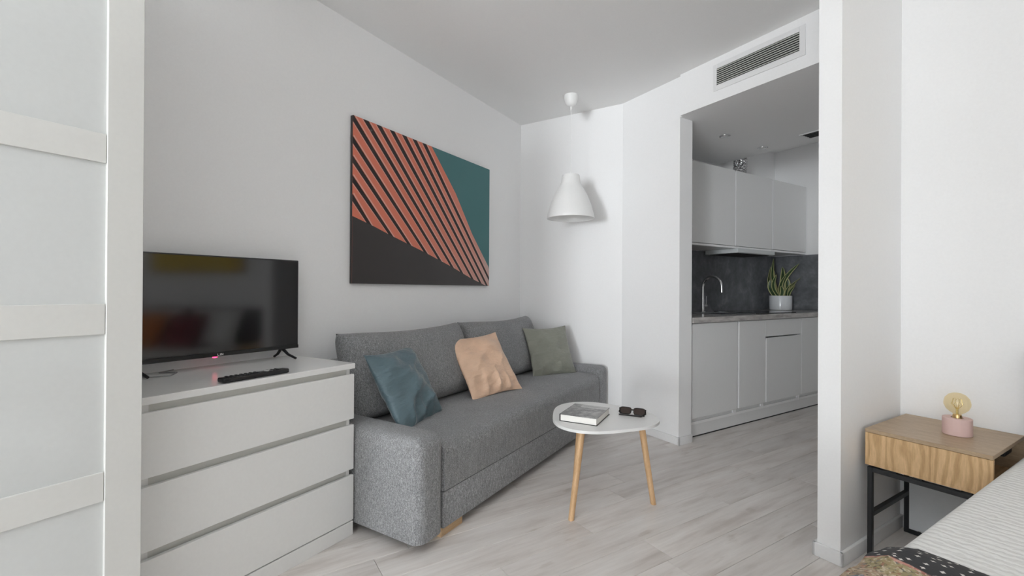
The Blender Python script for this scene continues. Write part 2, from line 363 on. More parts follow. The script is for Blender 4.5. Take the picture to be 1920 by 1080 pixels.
# ------------------------------------------------------------------ wardrobe
WF = -1.53
wd = thing('wardrobe', 'tall white sliding-door wardrobe with frosted panels at left edge', 'wardrobe', (XA, 0, 0))
bm = B(.016, .02, -1.47, .52, .02, 2.36); box(bm, .02, .60, .50, .52, 0, 2.36); box(bm, .02, .60, -1.47, -1.45, 0, 2.36); box(bm, .02, .60, -1.45, .50, 2.34, 2.36); box(bm, .02, .60, -1.45, .50, 0, .06)
obj('carcass', bm, M_cab, wd, smooth=0)
RZ = [(.115, .191), (.560, .637), (.998, 1.078), (1.447, 1.523), (1.886, 1.962), (2.30, 2.375)]
def ward_door(y0, y1, x):
    d = obj('door', B(x - .022, x - .009, y0 + .02, y1 - .02, .03, 2.37), M_panel, wd, smooth=0)
    for a, b in ((y1 - .079, y1), (y0, y0 + .079)): obj('stile', B(x - .030, x, a, b, .02, 2.38, r=.0012, seg=1), M_frame, d)
    for a, b in RZ: obj('rail', B(x - .024, x - .003, y0 + .079, y1 - .080, a, b, r=.001, seg=1), M_frame, d)
ward_door(-.465, .535, WF - XA); ward_door(-1.47, -.44, WF - XA - .035)
# ------------------------------------------------------------------ chest of drawers
dr = thing('chest_of_drawers', 'white three-drawer chest with finger-gap fronts beside grey sofa', 'chest', (-1.94, .99, 0))
y0, y1, xf = .592 - .99, 1.391 - .99, -1.699 + 1.94
bm = B(-.235, xf - .02, y0 + .008, y0 + .026, 0, .755); box(bm, -.235, xf - .02, y1 - .026, y1 - .010, 0, .755); box(bm, -.235, -.225, y0 + .02, y1 - .02, .02, .755); box(bm, -.2, xf - .03, y0 + .02, y1 - .02, .03, .05)
obj('carcass', bm, M_cab, dr, smooth=0)
obj('top_panel', B(-.24, xf, y0 - .002, y1 + .005, .756, .780, r=.0015, seg=1), M_cabtop, dr)
for z0, z1 in ((.528, .731), (.299, .501), (.068, .272)):
    d = obj('drawer', B(xf - .018, xf, y0, y1, z0, z1, r=.0015, seg=1), M_cab, dr)
    obj('drawer_box', B(-.20, xf - .02, y0 + .035, y1 - .035, z0 + .02, z1 - .05), M_rail, d, smooth=0)
for z in (.742, .514, .285): obj('cross_rail', B(xf - .042, xf - .024, y0 + .026, y1 - .012, z - .028, z + .013), M_rail, dr, smooth=0)
obj('plinth', B(xf - .018, xf, y0, y1 - .002, 0, .063, r=.001, seg=1), M_cab, dr)
# ------------------------------------------------------------------ television
tv = thing('television', 'black flat screen television with red standby light on white chest', 'television', (-2.09, 1.0, .7805), math.radians(-1.8))
TW = .362; zb, zt = .046, .478
obj('casing', B(-.045, -.002, -TW, TW, zb, zt, r=.004), M_black, tv)
obj('screen', B(-.003, .0008, -TW + .006, TW - .006, zb + .018, zt - .006, r=.0004, seg=1), M_screen, tv)
obj('bezel', B(-.003, .0022, -TW + .001, TW - .001, zb + .001, zb + .017, r=.0008, seg=1), M_black, tv)
obj('tuner_box', B(-.068, -.045, -.2, .2, zb + .02, zb + .25, r=.006), M_black, tv)
bm = bmesh.new(); q = .0012
def stroke(bm, pts, x, th=.0012):
    for (ya, za), (yb, zb_) in zip(pts, pts[1:]):
        d = Vector((yb - ya, zb_ - za)).normalized(); n = Vector((-d.y, d.x)) * th
        vs = [bm.verts.new((x, ya + n.x, za + n.y)), bm.verts.new((x, yb + n.x, zb_ + n.y)), bm.verts.new((x, yb - n.x, zb_ - n.y)), bm.verts.new((x, ya - n.x, za - n.y))]; bm.faces.new(vs)
ly = -.005; lz = zb + .004; h_ = .009
stroke(bm, [(ly, lz + h_), (ly, lz), (ly + .006, lz)], .0026); stroke(bm, [(ly + .010, lz + h_), (ly + .010, lz)], .0026)
stroke(bm, [(ly + .014, lz), (ly + .014, lz + h_), (ly + .021, lz), (ly + .021, lz + h_)], .0026)
obj('maker_lettering', bm, M_whitemark, tv, smooth=0)
obj('standby_light', B(-.006, .0015, -.022, -.006, zb - .0035, zb + .0005), M_led, tv)['label'] = 'glowing red standby light'
for s in (-1, 1):
    yl = s * .29
    bm = tube(bmesh.new(), [(-.02, yl, zb + .004), (.02, yl + .008, .022), (.065, yl + .02, .006)], [.008, .0065, .0055], 8)
    tube(bm, [(-.025, yl, zb + .004), (-.05, yl - .004, .02), (-.075, yl - .008, .006)], [.008, .0065, .0055], 8)
    obj('leg', bm, M_black, tv)
cb = tag(obj('cable', tube(bmesh.new(), [(-2.16, .62, .7835), (-2.12, .70, .7835), (-2.05, .745, .7835), (-2.03, .80, .7835), (-2.08, .84, .7835), (-2.13, .80, .7835), (-2.16, .86, .7835)], .0025, 6), plain('grey_cable', (.25, .25, .25), .5)), 'thin grey cable lying behind the television foot', 'cable')
# ------------------------------------------------------------------ remote control
ra = math.atan2(.25, .0)  # along +y
rc = thing('remote_control', 'slim black remote control lying on white chest', 'remote', (-1.738, .962, .7815), math.radians(1.5))
obj('body', B(-.021, .021, -.127, .127, 0, .017, r=.005, seg=3), M_black, rc)
bt = None
for i in range(10):
    for j in range(3):
        if bt is None: bt = obj('button', B(-.0042, .0042, -.0042, .0042, .0165, .0195, r=.001, seg=1), plain('dark_grey_rubber', (.03, .03, .032), .6), rc); o = bt
        else: o = bt.copy(); C.objects.link(o)
        o.location = (-.0125 + j * .0125, -.10 + i * .0175 + (.03 if i > 6 else 0), 0)
obj('key_label', B(-.010, .010, .040, .062, .0165, .0188), M_whitemark, rc)
# ------------------------------------------------------------------ painting
pt = thing('canvas_painting', 'large canvas of coral stripes, teal sky and dark slope on wall', 'painting', (XA + .002, 2.44, 1.637))
PY0, PY1, PZ0, PZ1 = 1.744 - 2.44, 3.138 - 2.44, 1.150 - 1.637, 2.124 - 1.637
obj('stretcher', B(0, .020, PY0, PY1, PZ0, PZ1, r=.002), M_pgrey, pt)
def flat(name, polys, x, mat):
    bm = bmesh.new()
    for p in polys: bm.faces.new([bm.verts.new((x, max(PY0, min(PY1, y - 2.44)), max(PZ0, min(PZ1, z - 1.637)))) for y, z in p])
    o = obj(name, bm, mat, pt, smooth=0); return o
Y0, Y1, Z0, Z1 = 1.744, 3.138, 1.150, 2.124
flat('coral_field', [[(Y0, Z0), (Y1, Z0), (Y1, Z1), (Y0, Z1)]], .0204, M_coral)
flat('teal_field', [[(2.418, Z1), (2.69, 1.842), (2.90, 1.558), (3.128, 1.31), (Y1, 1.29), (Y1, Z1)]], .0207, M_teal)
SG = [((2.339, 2.127), (3.138, 1.205)), ((2.244, 2.127), (3.104, 1.155)), ((2.148, 2.127), (3.008, 1.179)), ((2.042, 2.127), (2.901, 1.207)), ((1.935, 2.127), (2.772, 1.243)), ((1.834, 2.127), (2.651, 1.286)), ((1.742, 2.112), (2.519, 1.320)), ((1.742, 1.984), (2.37, 1.364)), ((1.742, 1.871), (2.215, 1.403)), ((1.742, 1.757), (2.04, 1.460)), ((1.742, 1.650), (1.867, 1.509))]
dk, lt = [], []
for (ya, za), (yb, zb_) in SG:
    d = Vector((yb - ya, zb_ - za)).normalized(); n = Vector((-d.y, d.x)); a = Vector((ya, za)) - d * .01; b = Vector((yb, zb_)) + d * .035
    wa, wb = .0150, .0098
    dk.append([a + n * wa, b + n * wb, b - n * wb, a - n * wa])
    lt.append([a + n * (wa + .012), b + n * (wb + .009), b + n * (wb + .002), a + n * (wa + .004)])
    lt.append([a - n * (wa + .002), b - n * (wb + .001), b - n * (wb + .004), a - n * (wa + .007)])
def clip(polys):
    out = []
    for p in polys:
        p = [Vector((v[0], v[1])) for v in p]
        for ax, lim, sg in ((0, Y0, 1), (0, Y1, -1), (1, Z0, 1), (1, Z1, -1)):
            q = []
            for i, c in enumerate(p):
                e = p[i - 1]; ci = (c[ax] - lim) * sg >= 0; ei = (e[ax] - lim) * sg >= 0
                if ci != ei: q.append(e + (c - e) * ((lim - e[ax]) / (c[ax] - e[ax])))
                if ci: q.append(c)
            p = q
            if not p: break
        if len(p) > 2: out.append([(v.x, v.y) for v in p])
    return out
for p in clip(dk): flat('dark_stripe', [p], .0210, M_pdark)
flat('pale_stripe_edges', clip(lt), .0207, M_ppink)
flat('dark_slope', [[(Y0, Z0), (3.12, Z0), (3.075, 1.155), (2.88, 1.209), (2.647, 1.287), (2.36, 1.372), (2.032, 1.461), (1.90, 1.50), (Y0, 1.540)]], .0213, M_pgrey)
# ------------------------------------------------------------------ sofa
sf = thing('sofa', 'grey heathered fabric sofa with wooden feet against the left wall', 'sofa', (-1.74, 2.54, 0))
ox, oy = 1.74, -2.54
def sb(x0, x1, y0, y1, z0, z1, r, seg=5): return B(x0 + ox, x1 + ox, y0 + oy, y1 + oy, z0, z1, r=r, seg=seg)
def arm(y0, y1):
    bm = sb(-2.165, -1.308, y0, y1, -.1, .49, .046, 7)
    g = bmesh.ops.bisect_plane(bm, geom=bm.verts[:] + bm.edges[:] + bm.faces[:], plane_co=(0, 0, .048), plane_no=(0, 0, 1), clear_inner=True)
    bmesh.ops.holes_fill(bm, edges=[e for e in bm.edges if e.is_boundary]); return bm
obj('armrest', arm(1.400, 1.568), M_sofa, sf, smooth=50)
obj('armrest', arm(3.505, 3.675), M_sofa, sf, smooth=50)
obj('storage_base', sb(-2.14, -1.318, 1.570, 3.503, .048, .213, .006, 2), M_sofa, sf)
def seat():
    bm = bmesh.new(); prof = [(-2.14, .222)]
    prof += [(-1.317, .217)]
    for i in range(9):
        a = i / 8 * math.pi / 2; prof.append((-1.317 - .062 * (1 - math.cos(a)), .372 + .062 * math.sin(a)))
    prof += [(-1.55, .440), (-1.8, .440), (-2.14, .436)]
    ys = [1.571, 1.576, 1.60, 1.9, 2.2, 2.54, 2.9, 3.2, 3.47, 3.497, 3.502]; rows = []
    for y in ys:
        sh = .010 if y in (1.571, 3.502) else 0
        rows.append([bm.verts.new((x + ox - sh * (x > -1.4), y + oy, z - sh * (z > .3))) for x, z in prof])
    n = len(prof)
    for a, b in zip(rows, rows[1:]):
        for i in range(n): bm.faces.new((a[i], a[(i + 1) % n], b[(i + 1) % n], b[i]))
    bm.faces.new(rows[0]); bm.faces.new(rows[-1][::-1]); return bm
obj('seat_cushion', seat(), M_sofa, sf, smooth=50)
obj('back_frame', sb(-2.165, -2.03, 1.570, 3.503, .30, .735, .03, 4), M_sofa, sf)
def superpillow(wd_, ht, th, p=2.2, q=.5, ear=.05, n=26, wr=0, seed=0, sag=0):
    """soft cushion in its own xy plane, z = thickness"""
    rnd = random.Random(seed); ph = [rnd.uniform(0, 6.28) for _ in range(12)]; bm = bmesh.new(); top, bot = {}, {}
    for i in range(n + 1):
        for j in range(n + 1):
            u = math.sin((i / n - .5) * math.pi); v = math.sin((j / n - .5) * math.pi)
            u = .45 * u + .55 * (2 * i / n - 1); v = .45 * v + .55 * (2 * j / n - 1)
            x = wd_ / 2 * u * (1 - ear * (1 - v * v)); y = ht / 2 * v * (1 - ear * (1 - u * u))
            if sag: y -= sag * (1 - u * u) * (v > 0) * v
            t = th / 2 * (max(0, 1 - abs(u) ** p) ** q) * (max(0, 1 - abs(v) ** p) ** q)
            edge = (1 - u * u) * (1 - v * v)
            fold = lambda q_: 1 - 2 * abs(math.sin(q_)) ** .7
            wv = wr * (math.sin(5 * u + 4 * v + ph[0]) * .35 + fold(3.2 * u - 4.1 * v + ph[1] + .6 * math.sin(3 * v)) * .28 + fold(1.7 * u - 5.3 * v + ph[2] + .5 * math.sin(4 * u)) * .25) * (edge ** .6 + .05)
            wv += wr * .9 * math.exp(-((v + 1) / .5) ** 2) * (1 - u * u) * fold(7 * u + ph[3]) * max(0, 1 - v * v) ** .4
            wv += wr * .6 * math.exp(-((u + 1) / .4) ** 2) * (1 - v * v) * fold(5 * v + ph[4]) * max(0, 1 - u * u) ** .4
            b = i in (0, n) or j in (0, n); top[i, j] = bm.verts.new((x, y, t + wv * (0 if b else 1)))
            bot[i, j] = top[i, j] if b else bm.verts.new((x, y, -t + wv * .4))
    for i in range(n):
        for j in range(n):
            bm.faces.new((top[i, j], top[i + 1, j], top[i + 1, j + 1], top[i, j + 1])); f = [bot[i, j], bot[i, j + 1], bot[i + 1, j + 1], bot[i + 1, j]]
            if len(set(f)) == 4 and not all(a is b for a, b in zip(f, (top[i, j], top[i, j + 1], top[i + 1, j + 1], top[i + 1, j]))): bm.faces.new(f)
    return bm
def frame_mat(c, u, v, n): return Matrix(((u[0], v[0], n[0], c[0]), (u[1], v[1], n[1], c[1]), (u[2], v[2], n[2], c[2]), (0, 0, 0, 1)))
ln = math.radians(19); uu = (0, 1, 0); vv = (-math.sin(ln), 0, math.cos(ln)); nn = (math.cos(ln), 0, math.sin(ln))
def backcush(yc, wd_, seed):
    bm = superpillow(wd_, .475, .24, p=5, q=.42, ear=.012, n=30, wr=.006, seed=seed, sag=.022)
    m = frame_mat((-1.945 + ox, yc + oy, .66), uu, vv, nn); bm.transform(m); return bm
obj('back_cushion', backcush(2.03, .99, 1), M_sofa, sf, smooth=60)
obj('back_cushion', backcush(3.03, .97, 2), M_sofa, sf, smooth=60)
for x0, x1, y0_, y1_ in ((-1.40, -1.338, 1.577, 1.735), (-2.1, -2.04, 1.577, 1.735), (-1.40, -1.338, 3.34, 3.49), (-2.1, -2.04, 3.34, 3.49)):
    obj('foot', sb(x0, x1, y0_, y1_, 0, .05, .003, 1), M_pine, sf)
# ------------------------------------------------------------------ throw cushions
CU = [('blue', M_blue, 'slate blue velvet cushion leaning at the near sofa arm', (-1.735, 1.760, .606), .42, .16,
       ((-.2337, -.4943, .8373), (.9723, -.1237, .1984), (.0055, .8605, .5095)), .030, 3),
      ('peach', M_peach, 'peach velvet cushion in the middle of the grey sofa', (-1.742, 2.497, .617), .435, .13,
       ((.2003, -.5550, .8074), (.9791, .0837, -.1854), (.0353, .8277, .5601)), .026, 5),
      ('green', M_green, 'sage green velvet cushion in the far corner of the sofa', (-1.684, 3.337, .617), .405, .12,
       ((.5028, -.3442, .7929), (.8643, .1857, -.4675), (.0137, .9204, .3909)), .014, 8)]
for nm, mt, lb, c, s, th, R, wr, sd in CU:
    s *= 1.04
    o = obj('throw_cushion', superpillow(s, s, th, p=2.3, q=.6, ear=.085, n=48, wr=wr, seed=sd), mt, smooth=80)
    o.matrix_world = Matrix(((R[0][0], R[0][1], R[0][2], c[0]), (R[1][0], R[1][1], R[1][2], c[1]), (R[2][0], R[2][1], R[2][2], c[2]), (0, 0, 0, 1)))
    tag(o, lb, 'cushion', 'cushions on the sofa')
# ------------------------------------------------------------------ side table
TZ = .45
tb = thing('side_table', 'white rounded-triangle side table on three bamboo legs', 'table', (-.862, 2.305, 0))
pts = []
for i in range(96):
    a = 2 * math.pi * i / 96; r = .277 + .026 * math.cos(3 * (a - math.radians(21))) + .012 * math.cos(a - math.radians(110)); pts.append((r * math.cos(a), r * math.sin(a)))
obj('tabletop', poly_prism(bmesh.new(), pts, TZ - .014, TZ, r=.0055, seg=3), M_tabletop, tb, smooth=50)
LEGS = [((-.908, 2.038), (-.878, 2.095)), ((-.611, 2.42), (-.662, 2.365)), ((-1.085, 2.49), (-1.03, 2.44))]
for (fx, fy), (tx, ty) in LEGS:
    bm = bmesh.new(); a = math.atan2(ty - fy, tx - fx); rings = []
    for (x, y, z, hw) in ((fx, fy, 0, .0125), (tx, ty, TZ - .017, .0155)):
        ring = []
        for k in range(16):
            t = 2 * math.pi * k / 16; e = 3.2; cx_ = abs(math.cos(t)) ** (2 / e) * math.copysign(1, math.cos(t)); sy_ = abs(math.sin(t)) ** (2 / e) * math.copysign(1, math.sin(t))
            ring.append(bm.verts.new((x + .862 + hw * (cx_ * math.cos(a) - sy_ * math.sin(a)), y - 2.305 + hw * (cx_ * math.sin(a) + sy_ * math.cos(a)), z)))
        rings.append(ring)
    for k in range(16): bm.faces.new((rings[0][k], rings[0][(k + 1) % 16], rings[1][(k + 1) % 16], rings[1][k]))
    bm.faces.new(rings[0][::-1]); bm.faces.new(rings[1]); obj('leg', bm, M_bamboo, tb, smooth=50)
# ------------------------------------------------------------------ book
bk = thing('book', 'thick hardback book with grey city photograph cover on side table', 'book', (-.918, 2.235, TZ + .0005), math.radians(4.5))
bw, bd, bh = .098, .120, .036
obj('pages', B(-bw + .004, bw - .004, -bd + .004, bd - .004, .0025, bh - .0025), M_pages, bk, smooth=0)
obj('back_cover', B(-bw, bw, -bd, bd, 0, .0025, r=.0005, seg=1), M_black, bk)
obj('spine', B(-bw - .001, -bw + .0035, -bd, bd, 0, bh, r=.001, seg=1), M_black, bk)
fc = obj('front_cover', B(-bw, bw, -bd, bd, bh - .0025, bh, r=.0005, seg=1), M_cover, bk)
obj('title_strip', B(-bw + .05, bw - .004, bd - .058, bd - .003, bh - .001, bh + .0004), M_coverstrip, fc, smooth=0)
bm = bmesh.new(); rr = random.Random(4); x = -bw + .058
while x < bw - .05:
    hh = rr.uniform(.006, .011); ww = rr.uniform(.0012, .003); vs = [bm.verts.new((a, b, bh + .0006)) for a, b in ((x, bd - .036), (x + ww, bd - .036), (x + ww, bd - .036 + hh), (x, bd - .036 + hh))]; bm.faces.new(vs); x += ww + rr.uniform(.0015, .003)
obj('title_lettering', bm, M_black, fc, smooth=0)
# ------------------------------------------------------------------ sunglasses
sg = thing('sunglasses', 'dark brown folded sunglasses lying on white side table', 'sunglasses', (-.722, 2.405, TZ + .0005), math.radians(8))
tilt = Matrix.Rotation(math.radians(-40), 4, 'X')
def rrect(cx_, cz_, hw, hh, e=3.5, n=28, taper=.0):
    out = []
    for k in range(n):
        t = 2 * math.pi * k / n; c_, s_ = math.cos(t), math.sin(t); zz = hh * abs(s_) ** (2 / e) * math.copysign(1, s_)
        out.append((cx_ + hw * (1 + taper * zz / hh) * abs(c_) ** (2 / e) * math.copysign(1, c_), cz_ + zz))
    return out
def rim(bm, outer, inner, y0_, y1_):
    n = len(outer); vs = [[bm.verts.new((x, y, z)) for x, z in ring] for ring in (outer, inner) for y in (y0_, y1_)]
    oa, ob, ia, ib = vs
    for k in range(n):
        j = (k + 1) % n
        for f in ((oa[k], oa[j], ia[j], ia[k]), (ob[k], ib[k], ib[j], ob[j]), (oa[k], ob[k], ob[j], oa[j]), (ia[k], ia[j], ib[j], ib[k])): bm.faces.new(f)
fr = bmesh.new(); lens = []
for s in (-1, 1):
    rim(fr, rrect(s * .036, .024, .031, .0215, taper=.06), rrect(s * .036, .024, .027, .0175, taper=.06), -.002, .002)
    lb_ = bmesh.new(); ring = [lb_.verts.new((x, -.0008, z)) for x, z in rrect(s * .036, .024, .0272, .0177, taper=.06)]; ring2 = [lb_.verts.new((x, .0008, z)) for x, z in rrect(s * .036, .024, .0272, .0177, taper=.06)]
    lb_.faces.new(ring); lb_.faces.new(ring2[::-1]); lens.append(lb_)
box(fr, -.0075, .0075, -.002, .002, .028, .035, r=.001); box(fr, -.071, -.064, -.002, .004, .028, .039, r=.001); box(fr, .064, .071, -.002, .004, .028, .039, r=.001)
for b_ in [fr] + lens: b_.transform(Matrix.Translation((0, 0, .001)) @ tilt)
fo = obj('frame', fr, M_acet, sg)
for lb_ in lens: obj('lens', lb_, M_lens, sg)
for s in (-1, 1):
    p0 = tilt @ Vector((s * .067, .003, .033))
    bm = tube(bmesh.new(), [p0, p0 + Vector((s * .003, -.012, -.012)), Vector((s * .050, -.020, .004)), Vector((-s * .03, -.010 - .006 * s, .004)), Vector((-s * .066, -.008 - .008 * s, .004))], [.003, .003, .0032, .0032, .0036], 8)
    obj('temple', bm, M_acet, sg)
# ------------------------------------------------------------------ pendant lamp
LX, LY = -1.497, 3.318
pl = thing('pendant_lamp', 'white bell-shaped pendant lamp hanging from the ceiling', 'lamp', (LX, LY, CEIL))
obj('canopy', lathe(bmesh.new(), [(.052, -.0005), (.056, -.004), (.0565, -.014), (.053, -.036), (.045, -.064), (.032, -.084), (.022, -.091), (.008, -.095), (.007, -.122)], 32), M_lampw, pl)
Z0 = 1.686 - CEIL
obj('cord', tube(bmesh.new(), [(0, 0, -.12), (0, 0, Z0 + .34)], .0028, 8), M_lampw, pl)
out = [(.186, 0), (.1875, .010), (.1835, .030), (.175, .062), (.163, .105), (.147, .150), (.127, .195), (.106, .232), (.088, .258), (.079, .280), (.0735, .310), (.070, .340), (.067, .347)]
inn = [(r - .003, z + .001) for r, z in out[:-1]]
bm = bmesh.new(); lathe(bm, inn[::-1] + out, 56, cap0=True, cap1=True); obj('shade', bm, M_lampw, pl, loc=(0, 0, Z0), smooth=60)
obj('cord_grip', lathe(bmesh.new(), [(.012, 0), (.012, .012), (.005, .03)], 16), M_lampw, pl, loc=(0, 0, Z0 + .345))
obj('bulb', lathe(bmesh.new(), [(.001, .17), (.02, .173), (.03, .195), (.028, .215), (.016, .25), (.014, .343)], 20), M_linen, pl, loc=(0, 0, Z0))
# ------------------------------------------------------------------ air grille on the beam
ag = thing('air_grille', 'white ventilation grille with dark slats above the kitchen opening', 'vent', kp(-1.585, KR, 2.538), KROT)
bm = B(-.287, -.262, -.007, 0, -.089, .086, r=.0015, seg=1); box(bm, .254, .287, -.007, 0, -.089, .086, r=.0015, seg=1); box(bm, -.262, .254, -.007, 0, -.089, -.053, r=.0015, seg=1); box(bm, -.262, .254, -.007, 0, .055, .086, r=.0015, seg=1)
obj('frame', bm, M_trim, ag); obj('backing', B(-.265, .257, -.0015, 0, -.055, .057), M_dark, ag)
sl = None; Mslat = plain('grey_slat', (.52, .53, .49), .45)
for i in range(8):
    if sl is None: o = sl = obj('slat', B(-.262, .254, -.0065, -.002, -.0026, .0026, r=.0006, seg=1), Mslat, ag)
    else: o = sl.copy(); C.objects.link(o)
    o.location = (0, 0, -.045 + i * .0133)
# ------------------------------------------------------------------ kitchen: base units
BL = -2.18
def base_unit(k0, k1, label):
    t = thing('base_cabinet', label, 'cabinet', kp(-2.47, (k0 + k1) / 2, 0), KROT, 'base cabinets under the worktop'); h = (k1 - k0) / 2
    bm = B(-.295, .265, -h + .001, -h + .018, .10, .872); box(bm, -.295, .265, h - .018, h - .001, .10, .872); box(bm, -.295, .265, -h + .018, h - .018, .10, .12); box(bm, -.295, -.285, -h + .018, h - .018, .12, .872); box(bm, .245, .265, -h + .018, h - .018, .80, .872)
    for yy in (-h + .05, h - .05):
        box(bm, -.25, -.21, yy - .02, yy + .02, .0, .10)
    obj('carcass', bm, M_gedge, t, smooth=0); return t, h
def door(t, y0_, y1_, z0, z1, x1=.29, name='door'):
    d = obj(name, B(x1 - .019, x1, y0_, y1_, z0, z1, r=.0012, seg=1), M_gloss, t)
    obj('door_edge', B(x1 - .0195, x1 - .001, y0_ - .0016, y0_ + .002, z0 + .003, z1 - .012), M_gedge, d, smooth=0); return d
t, h = base_unit(2.925, 3.522, 'wide glossy grey base cabinet beside the kitchen opening'); door(t, -h + .021, h - .002, .155, .868)
t, h = base_unit(3.526, 3.928, 'narrow glossy grey base cabinet under the arched tap'); door(t, -h + .020, h + .0008, .155, .868)
t, h = base_unit(3.930, 4.532, 'glossy grey base cabinet with separate top drawer front'); door(t, -h + .018, h - .003, .155, .713); obj('drawer_front', B(.271, .29, -h + .0005, h - .004, .724, .868, r=.001, seg=1), M_gloss, t)
t, h = base_unit(4.536, 5.185, 'glossy grey base cabinet at the far wall'); door(t, -h + .004, h - .004, .155, .868)
plh = tag(obj('plinth', B(-.008, .008, -1.13, 1.13, .009, .15), M_gloss, loc=kp(-2.224, 4.056, 0), rotz=KROT), 'long glossy grey plinth board under the base cabinets', 'plinth')
obj('gap_shade_strip', B(-.004, .0085, -1.13, 1.13, 0, .009), M_dark, plh, smooth=0)  # dark strip paints the shade in the gap between plinth and floor
wt = thing('worktop', 'long grey stone worktop on the base cabinets', 'worktop', kp(-2.47, 4.056, .8755), KROT)
bm = B(-.31, .31, -1.13, 1.13, 0, .042, r=.002, seg=1); obj('slab', bm, M_worktop, wt)
WTZ = .9178
# sink, hob, tap
sk = thing('kitchen_sink', 'steel sink bowl set into the worktop by the tap', 'sink', kp(-2.45, 3.72, WTZ), KROT)
bm = B(-.17, .17, -.24, -.21, 0, .003); box(bm, -.17, .17, .21, .24, 0, .003); box(bm, -.17, -.14, -.21, .21, 0, .003); box(bm, .14, .17, -.21, .21, 0, .003); obj('rim', bm, M_steel, sk, smooth=0)
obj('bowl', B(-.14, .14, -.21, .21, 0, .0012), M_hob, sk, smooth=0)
hb = thing('induction_hob', 'black glass hob set into the worktop below the hood', 'hob', kp(-2.47, 4.26, WTZ), KROT)
obj('glass_plate', B(-.24, .24, -.28, .28, .0002, .005, r=.001, seg=1), M_hob, hb)
obj('control_strip', B(.19, .22, -.10, .10, .005, .0054), M_steel, hb, smooth=0)
tp = thing('kitchen_tap', 'chrome arched kitchen tap with side lever', 'tap', kp(-2.66, 3.74, WTZ), KROT)
obj('base', lathe(bmesh.new(), [(.026, 0), (.026, .008), (.019, .012)], 24), M_chrome, tp)
pts = [(0, 0, .01), (0, 0, .10), (0, 0, .235)]
for i in range(1, 13): a = math.pi * i / 12 * .97; pts.append((.095 * (1 - math.cos(a)), 0, .235 + .095 * math.sin(a)))
pts.append((.192, 0, .185)); obj('spout', tube(bmesh.new(), pts, [.0165, .0165] + [.0125] * (len(pts) - 2), 14), M_chrome, tp)
bm = tube(bmesh.new(), [(0, .0, .06), (0, .055, .06)], .0125, 12); tube(bm, [(0, .048, .06), (0, .052, .11), (0, .053, .15)], [.0045, .004, .004], 8); obj('lever', bm, M_chrome, tp)
# splashbacks
tag(obj('splashback', B(0, .010, -1.142, 1.13, 0, .585), M_splash, loc=kp(-2.78, 4.056, WTZ + .0005), rotz=KROT), 'dark grey concrete-look splashback behind the tap', 'splashback')
tag(obj('splashback', B(0, 1.80, -.010, 0, 0, .585), M_splash, loc=kp(-2.768, 5.19, WTZ + .0005), rotz=KROT), 'grey mottled splashback on the end wall behind the plant', 'splashback')
# ------------------------------------------------------------------ kitchen: wall units, hood, duct
def wall_unit(k0, k1, label):
    t = thing('wall_cabinet', label, 'cabinet', kp(-2.62, (k0 + k1) / 2, 1.508), KROT, 'wall cabinets above the worktop'); h = (k1 - k0) / 2
    bm = B(-.158, .148, -h + .001, h - .001, 0, .016); box(bm, -.158, .148, -h + .001, h - .001, .694, .710); box(bm, -.158, .148, -h + .001, -h + .017, .016, .694); box(bm, -.158, .148, h - .017, h - .001, .016, .694); box(bm, -.158, -.150, -h + .017, h - .017, .016, .694)
    obj('carcass', bm, M_gedge, t, smooth=0)
    d = door(t, -h + .014, h - .001, .022, .712, x1=.17)
    obj('finger_lip', B(.150, .166, -h + .003, h - .003, .0, .019, r=.002, seg=1), M_gedge, d); return t
wall_unit(3.01, 3.908, 'wide glossy grey wall cabinet at the left'); wall_unit(3.91, 4.528, 'glossy grey wall cabinet over the cooker hood'); wall_unit(4.53, 5.185, 'glossy grey wall cabinet against the end wall')
hd = thing('cooker_hood', 'slim pale grey cooker hood under the middle wall cabinet', 'hood', kp(-2.60, 4.22, 1.468), KROT)
obj('body', B(-.16, .165, -.305, .308, 0, .0385, r=.002, seg=1), plain('grey_hood_enamel', (.62, .65, .65), .35), hd); obj('front_panel', B(.166, .176, -.305, .308, .004, .0385, r=.001, seg=1), plain('satin_aluminium', (.62, .65, .65), .3), hd)
obj('grease_filter', B(-.13, .14, -.27, .27, -.004, 0), M_dark, hd, smooth=0)
def duct():
    bm = bmesh.new(); pts = []; rad = []
    path = [Vector((0, 0, 0)), Vector((0, .03, .10)), Vector((0, .03, .19)), Vector((0, -.03, .27)), Vector((0, -.10, .30))]
    for s in range(len(path) - 1):
        for k in range(8): pts.append(path[s].lerp(path[s + 1], k / 8)); rad.append(.064 if k % 2 else .057)
    pts.append(path[-1]); rad.append(.06); return tube(bm, pts, rad, 20)
tag(obj('exhaust_duct', duct(), M_foil, loc=kp(-2.60, 4.20, 2.2185), rotz=KROT), 'crinkled foil exhaust duct on top of the wall cabinet', 'duct')
# downlights and ceiling vent
def downlight(l, k, label):
    t = thing('downlight', label, 'light', kp(l, k, 2.378), KROT, 'recessed downlights in the kitchen ceiling')
    bm = bmesh.new(); lathe(bm, [(.026, -.0015), (.042, -.0035), (.043, -.0005), (.03, -.0003)], 28, False, False); obj('ring', bm, M_chrome, t); obj('lamp_face', lathe(bmesh.new(), [(.0005, -.0012), (.0275, -.0012)], 24, False, False), M_lampw, t)
downlight(-2.225, 3.404, 'round chrome downlight nearer the opening'); downlight(-2.23, 3.962, 'round chrome downlight nearer the wall cabinets')
cv = thing('ceiling_vent', 'dark rectangular vent in the kitchen ceiling', 'vent', kp(-1.68, 3.965, 2.378), KROT)
bm = B(-.21, -.195, -.085, .085, -.006, -.0005); box(bm, .195, .21, -.085, .085, -.006, -.0005); box(bm, -.195, .195, -.085, -.07, -.006, -.0005); box(bm, -.195, .195, .07, .085, -.006, -.0005); obj('frame', bm, M_trim, cv, smooth=0)
